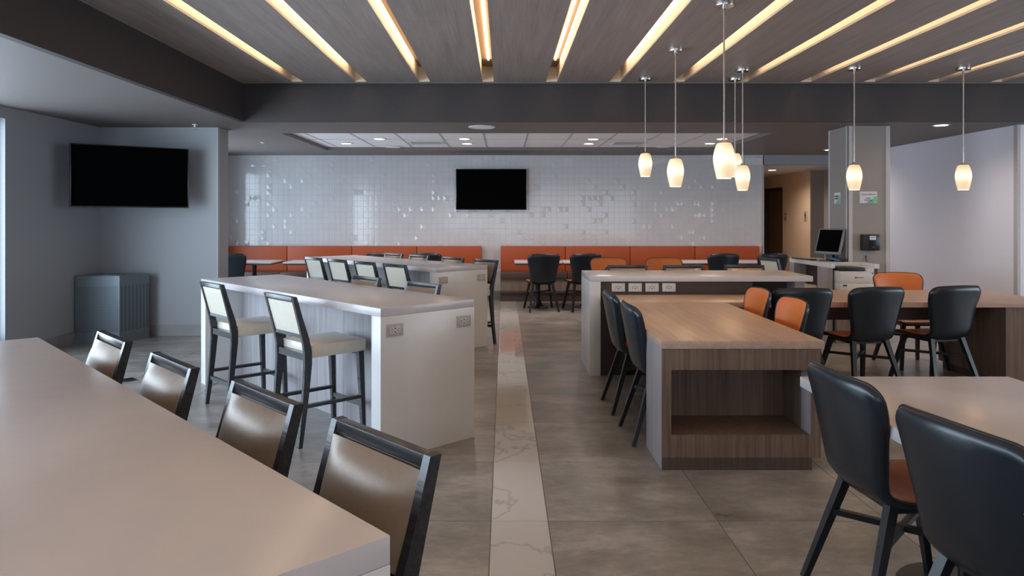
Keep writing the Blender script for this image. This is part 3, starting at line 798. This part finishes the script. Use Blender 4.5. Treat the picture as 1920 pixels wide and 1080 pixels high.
# ------------------------------------------------------------------ televisions
def tv(label, p0, p1, z0, z1, bracket=.08, arm=False):
    p0, p1 = Vector(p0), Vector(p1); d = p1 - p0; w = d.length; rz = math.atan2(d.y, d.x); c = (p0 + p1) / 2
    t = thing('television', label, 'television', (c.x, c.y, z0), rz)
    h = z1 - z0
    box('casing', M['tv_frame'], (-w / 2, w / 2, 0, .05, 0, h), t, bev=.004)
    box('screen', M['tv'], (-w / 2 + .012, w / 2 - .012, -.002, 0, .016, h - .012), t)
    box('sensor', M['plastic_grey'], (-.018, .018, -.003, .012, -.008, .0), t)
    box('wall_mount', M['plastic_black'], (-.12, .12, .0505, .0505 + bracket, h * .35, h * .65), t)
    if arm: MB().beam((0, .05 + bracket, h / 2), (-.175, .90, h / 2), .05, .09, up=(0, 0, 1)).build('mount_arm', M['plastic_black'], t)
    return t
tv('large black television hung across the left wall corner', (-4.725, 7.95), (-3.75, 8.69), 1.561, 2.262, .06, True)
tv('black television on the white tiled back wall', (-.852, 12.93), (.398, 12.93), 1.574, 2.297, .048)

# ------------------------------------------------------------------ waste bin
wbn = thing('waste_bin', 'grey metal waste bin with perforated sides in the left corner', 'bin', (-4.93, 8.4, 0), 0)
poly = [(0, 0), (.51, 0), (.66, .40), (.60, .46), (0, .46)]
MB().prism(poly, 0.0, .13).build('base', M['steel'], wbn)
MB().prism([(.006, .004), (.506, .004), (.654, .398), (.596, .455), (.006, .455)], .13, .655).build('perforated_panel', M['perf'], wbn)
MB().prism(poly, .655, .775).build('upper_band', M['steel'], wbn)
cr = MB()
for (x, y) in ((0, 0), (.5, 0)): cr.box(x, x + .01, y, y + .01, .13, .655)
cr.build('corner_post', M['steel'], wbn)
MB().lathe([(.17, 0), (.17, .008), (.12, .010), (.12, .002)], 28, (.28, .22, .775)).build('rim', M['steel'], wbn, smooth=True)
MB().lathe([(.12, 0), (.12, .0025)], 28, (.28, .22, .775)).build('opening', M['plastic_black'], wbn)
fg = thing('floor_grille', 'small dark floor grille between the near counter stools and the middle counter', 'grille', (-3.42, 6.45, 0), R(43))
box('frame', M['plastic_grey'], (-.16, .16, -.07, .07, 0, .006), fg)
for k in range(9): box('slat', M['plastic_black'], (-.145, .145, -.06 + .0135 * k, -.052 + .0135 * k, .006, .01), fg)

# ------------------------------------------------------------------ pendants
def make_pendant(label, zb):
    t = thing('pendant_lamp', label, 'lamp')
    t.location = (0, 0, 0)
    MB().lathe([(.068, -.028), (.070, -.022), (.070, 0)], 32, (0, 0, ZR)).build('canopy', M['chrome'], t, smooth=True)
    MB().lathe([(.012, -.06), (.012, -.0285)], 16, (0, 0, ZR)).build('collar', M['chrome'], t, smooth=True)
    MB().lathe([(.0068, zb + .275), (.0068, ZR - .0605)], 12).build('rod', M['chrome'], t, smooth=True)
    MB().lathe([(.050, 0), (.048, .006), (.022, .012), (.014, .022), (.010, .03)], 24, (0, 0, zb + .2505)).build('shade_cap', M['chrome'], t, smooth=True)
    sp = [(.052, .0), (.056, .02), (.065, .06), (.0735, .11), (.076, .14), (.073, .175), (.064, .213), (.054, .240), (.048, .250)]
    m = MB().lathe(sp, 40, cap=False)
    inner = [(r - .004, z) for r, z in sp]
    m.lathe(inner, 40, cap=False)
    o = m.build('glass_shade', M['shade'], t, smooth='all', loc=(0, 0, zb))
    l = bpy.data.lights.new('bulb', 'POINT'); l.energy = 7; l.color = (1, .72, .42); l.shadow_soft_size = .04
    lo = bpy.data.objects.new('bulb', l); C.objects.link(lo); lo.parent = t; lo.location = (0, 0, zb + .04)
    return t
pl_ = make_pendant('glowing glass pendant lamp, nearest and largest of the seven', 1.732)
pl_.location = (1.566, 5.2, 0); kids(pl_)
ph = make_pendant('glowing glass pendant lamp, leftmost and hung higher', 1.899); ph.location = (1.553, 8.03, 0); kids(ph)
gp = 'pendant lamps with opal glass shades'
pl_['group'] = gp; ph['group'] = gp
dup(pl_, (1.556, 6.63, 0), 0, 'glowing glass pendant lamp, second from the left')
dup(ph, (2.545, 8.05, 0), 0, 'glowing glass pendant lamp half hidden behind the largest one')
dup(pl_, (2.462, 7.54, 0), 0, 'glowing glass pendant lamp hung just right of the largest, lowest of the cluster')
dup(pl_, (3.576, 7.46, 0), 0, 'glowing glass pendant lamp in front of the taupe pillar')
dup(pl_, (4.69, 7.46, 0), 0, 'glowing glass pendant lamp furthest right, in front of the pale wall')

# ------------------------------------------------------------------ ceiling fittings
def make_down(label, e=44, r=.075):
    t = thing('downlight', label, 'light')
    MB().lathe([(r + .02, 0), (r + .02, -.006), (r, -.006), (r, 0)], 28).build('trim_ring', M['white_paint'], t, smooth=True)
    MB().lathe([(r - .002, -.0045), (r - .002, -.001)], 28).build('lens', M['downlight'], t)
    l = bpy.data.lights.new('spot', 'SPOT'); l.energy = e; l.color = (1, .83, .72); l.spot_size = R(155); l.spot_blend = 1.0; l.shadow_soft_size = .06
    lo = bpy.data.objects.new('spot', l); C.objects.link(lo); lo.parent = t; lo.location = (0, 0, -.02)
    return t
ZP = ZS + .048
dl = make_down('round downlight, leftmost in the white ceiling recess'); dl.location = (-2.456, 11.39, ZP); kids(dl)
gd = 'downlights in the white ceiling recess'; dl['group'] = gd
for x, y, w in ((-1.83, 10.72, 'second from the left in the white ceiling recess'), (-.58, 10.72, 'above the television, nearer of the pair'),
                (-.575, 11.43, 'above the television, farther of the pair'), (1.31, 10.75, 'right of centre in the recess, nearer of the pair'),
                (1.326, 11.43, 'right of centre in the recess, farther of the pair'), (3.21, 11.39, 'near the right end of the recess, farther one'),
                (3.20, 10.72, 'at the right end of the recess, nearer one, beside the biggest pendant')):
    dup(dl, (x, y, ZP), 0, 'round downlight ' + w)
d2 = make_down('round downlight in the dark soffit right of the pillar', 42); d2.location = (5.21, 8.71, ZS - .001); kids(d2); d2['group'] = 'downlights in the dark soffit'
d3 = dup(d2, (5.33, 11.95, ZS - .001), 0, 'round downlight in the dark soffit just left of the pillar'); d3['group'] = 'downlights in the dark soffit'
d4 = make_down('round downlight in the hall ceiling', 80); d4.location = (5.32, 14.5, 2.377)
def speaker(x, y, z, label, r=.165):
    t = thing('ceiling_speaker', label, 'speaker', (x, y, z), 0, 'round ceiling speakers')
    MB().lathe([(r, 0), (r, -.006), (r - .015, -.011), (r - .015, -.003)], 36).build('rim', M['white_paint'], t, smooth=True)
    MB().lathe([(r - .016, -.004), (r - .016, -.009)], 36).build('grille', M['ceil_tile'], t)
speaker(-.27, 8.89, ZS, 'round white speaker in the dark soffit above the television')
speaker(-1.82, 11.95, ZP, 'round speaker in the recess between the left downlights and the air vent', .14)
speaker(2.59, 11.9, ZP, 'round speaker in the recess behind the left pendant lamps', .14)
def vent(x0, x1, y0, y1, label):
    t = thing('air_vent', label, 'vent', ((x0 + x1) / 2, (y0 + y1) / 2, ZP), 0, 'air vents in the ceiling recess')
    w, d = (x1 - x0) / 2, (y1 - y0) / 2
    m = MB(); m.box(-w, w, -d, -d + .03, -.008, 0); m.box(-w, w, d - .03, d, -.008, 0); m.box(-w, -w + .03, -d + .03, d - .03, -.008, 0); m.box(w - .03, w, -d + .03, d - .03, -.008, 0)
    m.build('frame', M['white_paint'], t)
    n = 5
    for k in range(n):
        y = -d + .05 + (2 * d - .1) * k / (n - 1); box('slat', M['tbar'], (-w + .03, w - .03, y - .012, y + .012, -.006, -.003), t)
    box('backing', M['tbar'], (-w + .03, w - .03, -d + .03, d - .03, -.002, 0), t)
vent(-1.46, -.93, 11.05, 11.55, 'white slatted air vent left of the television downlights')
vent(1.68, 2.2, 11.05, 11.6, 'white slatted air vent behind the pendant lamps')
def sprinkler(x, y, label):
    t = thing('sprinkler', label, 'sprinkler', (x, y, ZS), 0, 'ceiling sprinklers')
    MB().lathe([(.032, 0), (.03, -.006), (.012, -.008), (.01, -.03)], 16).build('escutcheon', M['white_paint'], t, smooth=True)
    m = MB(); m.beam((-.012, 0, -.03), (-.012, 0, -.055), .005, .005); m.beam((.012, 0, -.03), (.012, 0, -.055), .005, .005); m.build('yoke', M['chrome'], t)
    MB().lathe([(.02, -.055), (.02, -.058)], 12).build('deflector', M['chrome'], t)
sprinkler(-3.66, 8.65, 'small sprinkler head in the soffit above the big television')
sprinkler(-3.55, 10.75, 'small sprinkler head in the soffit left of the ceiling recess')

# ------------------------------------------------------------------ computer desk
dk = thing('computer_desk', 'high desk with white top wrapped round the taupe pillar', 'desk', (0, 0, 0))
top = [(3.76, 9.62), (3.78, 8.43), (3.82, 8.43), (3.83, 8.70), (4.25, 8.70), (4.25, 8.37), (4.30, 8.37), (4.30, 8.80), (4.138, 8.80), (4.138, 9.62)]
MB().prism(top, .862, .914).build('desktop', M['quartz_side'], dk)
box('side_panel', M['grey_wood'], (3.74, 3.81, 8.47, 8.72, 0, .8615), dk)
box('side_panel', M['grey_wood'], (3.74, 4.12, 9.42, 9.55, 0, .8615), dk)
box('side_panel', M['grey_wood'], (3.81, 4.14, 8.72, 8.76, 0, .8615), dk)
box('back_panel', M['dark_panel'], (3.9, 3.93, 8.76, 9.42, 0, .8615), dk)
box('side_panel', M['dark_panel'], (4.255, 4.295, 8.40, 8.79, 0, .8615), dk)
box('printer_shelf', M['brown_wood'], (3.815, 4.25, 8.36, 8.715, .56, .612), dk)
box('shelf_support', M['brown_wood'], (3.82, 4.268, 8.40, 8.44, 0, .5595), dk)
pr = thing('printer', 'white and dark grey printer under the computer desk', 'printer', (3.835, 8.33, .613))
box('paper_drawer', M['plastic_white'], (0, .385, 0, .34, 0, .085), pr, bev=.004)
box('body', M['plastic_white'], (0, .385, 0, .34, .087, .21), pr, bev=.004)
pm = MB(); 
a = [(0, .2105), (.385, .2105), (.385, .262), (.33, .262), (.29, .2205), (0, .2205)]
va = [pm.bm.verts.new((x, 0.0, z)) for x, z in a]; vb = [pm.bm.verts.new((x, .34, z)) for x, z in a]
pm.bm.faces.new(va); pm.bm.faces.new(vb[::-1])
for i in range(6): pm.bm.faces.new((va[i], va[(i + 1) % 6], vb[(i + 1) % 6], vb[i]))
pm.build('control_corner', M['plastic_white'], pr)
MB().box(.002, .29, .01, .335, .221, .262, bev=.008).build('output_tray', M['plastic_black'], pr, smooth=True)
MB().lathe([(.009, 0), (.009, .001)], 16).build('logo', M['ink'], pr, loc=(.175, -.0005, .15), rot=(R(90), 0, 0))
text('lettering', 'Lexmark', .022, M['ink'], pr, (.225, -.001, .15), (R(90), 0, 0))
box('button', M['ink'], (.36, .372, -.002, 0.0, .19, .205), pr)
box('drawer_label', M['ink'], (.03, .075, -.002, .0, .05, .068), pr)
# monitor
mo = thing('monitor', 'black flat computer monitor tilted back on the high desk', 'monitor', (3.93, 8.95, .914), R(-67))
ml = Matrix.Rotation(R(-16), 4, 'X')
MB().box(-.19, .19, 0, .03, .09, .41, bev=.004, mat=ml).build('bezel', M['plastic_grey'], mo, smooth=True)
MB().box(-.172, .172, -.002, -.0005, .12, .395, mat=ml).build('screen', M['tv'], mo)
MB().box(-.05, .05, .07, .10, .015, .22).build('stand_neck', M['plastic_black'], mo)
MB().lathe([(.11, 0), (.11, .010), (.03, .016)], 28, (0, .06, 0)).build('stand_foot', M['plastic_black'], mo, smooth=True)
kb = thing('keyboard', 'black keyboard on the high desk', 'keyboard', (3.80, 9.25, .914), R(-80))
box('tray', M['plastic_black'], (-.2, .2, -.05, .05, 0, .012), kb)
for j in range(4):
    for i in range(12): box('key', M['plastic_grey'], (-.19 + .032 * i, -.164 + .032 * i, -.045 + .023 * j, -.026 + .023 * j, .012, .018), kb)
ph_ = thing('telephone', 'black desk telephone with blue cable beside the monitor', 'telephone', (4.055, 8.83, .914), R(-20))
MB().box(-.06, .06, -.05, .09, 0, .05, bev=.01).build('base', M['plastic_black'], ph_, smooth=True)
MB().box(-.055, -.015, -.05, .09, .05, .085, bev=.012).build('handset', M['plastic_black'], ph_, smooth=True)
box('keypad', M['plastic_grey'], (0, .045, -.04, .03, .0505, .054), ph_)
tag(MB().tube([(3.93 + .05 * math.cos(t) , 8.68 + .025 * math.sin(t) + .0, .925 + .035 * (1 - math.cos(t)) / 2 + .004 * (k % 3)) for k, t in enumerate([i * .35 for i in range(50)])], .007, 6).build('network_cable', M['blue'], None, smooth='all'),
    'coiled bright blue cable on the high desk below the monitor', 'cable')
bx = thing('wall_socket', 'grey metal socket plate on the pillar side above the desk', 'socket', (4.142, 9.03, 1.10))
box('plate', M['chrome'], (-.007, 0, -.06, .06, -.06, .06), bx, bev=.002)
box('opening', M['plastic_black'], (-.009, -.007, -.02, .02, -.035, .035), bx)
# dispenser
ds = thing('towel_dispenser', 'black wall dispenser with a white sticker on the pillar', 'dispenser', (4.39, 8.809, 1.05))
box('housing', M['plastic_black'], (-.10, .10, -.09, 0, 0, .195), ds, bev=.01)
box('front_cover', M['tv_frame'], (-.035, .095, -.096, -.0905, .01, .19), ds, bev=.003)
box('sticker', M['paper'], (-.03, .045, -.0985, -.0965, .13, .178), ds)
box('marks', M['ink'], (-.02, .035, -.0995, -.0987, .158, .164), ds)
box('slot', M['plastic_grey'], (0, .03, -.0975, -.0965, .04, .045), ds)
tag(MB().tube([(4.36, 8.800, .99), (4.357, 8.795, .96), (4.36, 8.79, .93), (4.375, 8.785, .9145 + .006)], .006, 8).build('power_cable', M['plastic_black'], None, smooth='all'),
    'short black cable rising from the desk below the dispenser', 'cable')
# signs
s1 = thing('wall_sign', 'small upright notice on the left face of the pillar', 'sign', (4.149, 9.09, 1.62), R(-90))
box('sheet', M['paper'], (-.085, .085, -.004, 0, 0, .135), s1)
g = MB(); vs = [g.bm.verts.new(p) for p in ((-.05, -.0045, .002), (.083, -.0045, .002), (.083, -.0045, .085))]; g.bm.faces.new(vs); g.build('green_print', M['green'], s1)
g = MB(); vs = [g.bm.verts.new(p) for p in ((-.03, -.005, .002), (.06, -.005, .002), (.03, -.005, .045))]; g.bm.faces.new(vs); g.build('teal_print', M['teal'], s1)
text('lettering', 'CONNECT', .030, M['ink'], s1, (-.005, -.006, .088), (R(90), 0, 0)); text('lettering', '& PRINT', .030, M['ink'], s1, (-.015, -.006, .060), (R(90), 0, 0))
s2 = thing('wall_sign', 'wide notice with a green corner on the front face of the pillar', 'sign', (4.392, 8.809, 1.62))
box('sheet', M['paper'], (-.105, .105, -.004, 0, 0, .14), s2)
g = MB(); vs = [g.bm.verts.new(p) for p in ((.01, -.0045, .002), (.103, -.0045, .002), (.103, -.0045, .085), (.07, -.0045, .08))]; g.bm.faces.new(vs); g.build('green_print', M['green'], s2)
g = MB(); vs = [g.bm.verts.new(p) for p in ((-.03, -.005, .002), (.075, -.005, .002), (.035, -.005, .045))]; g.bm.faces.new(vs); g.build('teal_print', M['teal'], s2)
text('lettering', 'Guest Stations', .028, M['plastic_grey'], s2, (0, -.006, .106), (R(90), 0, 0))
text('lettering', 'Utility', .022, M['ink'], s2, (0, -.006, .062), (R(90), 0, 0)); text('lettering', 'Print Free', .024, M['ink'], s2, (0, -.006, .036), (R(90), 0, 0))
# hall signs
for y, zc, nm, sym in ((15.82, 1.46, 'small plaque beside the dark hall door', 'door'), (14.78, 1.46, 'small restroom plaque at the hall corner', 'person')):
    h = thing('door_plaque', nm, 'sign', (XR - .001, y, zc), R(-90), 'small plaques on the hall wall')
    box('plate', M['beige_plastic'], (-.07, .07, -.006, 0, -.11, .11), h)
    m = MB()
    if sym == 'door':
        m.box(-.05, .05, -.008, -.0065, .035, .05); m.box(-.04, .04, -.008, -.0065, -.07, -.05); m.box(-.012, .012, -.008, -.0065, -.045, -.01)
    else:
        m.box(-.015, .015, -.008, -.0065, .06, .09); m.box(-.03, .03, -.008, -.0065, 0, .05); m.box(-.022, -.004, -.008, -.0065, -.06, 0); m.box(.004, .022, -.008, -.0065, -.06, 0); m.box(-.05, .05, -.008, -.0065, -.09, -.08)
    m.build('symbol', M['ink'], h)
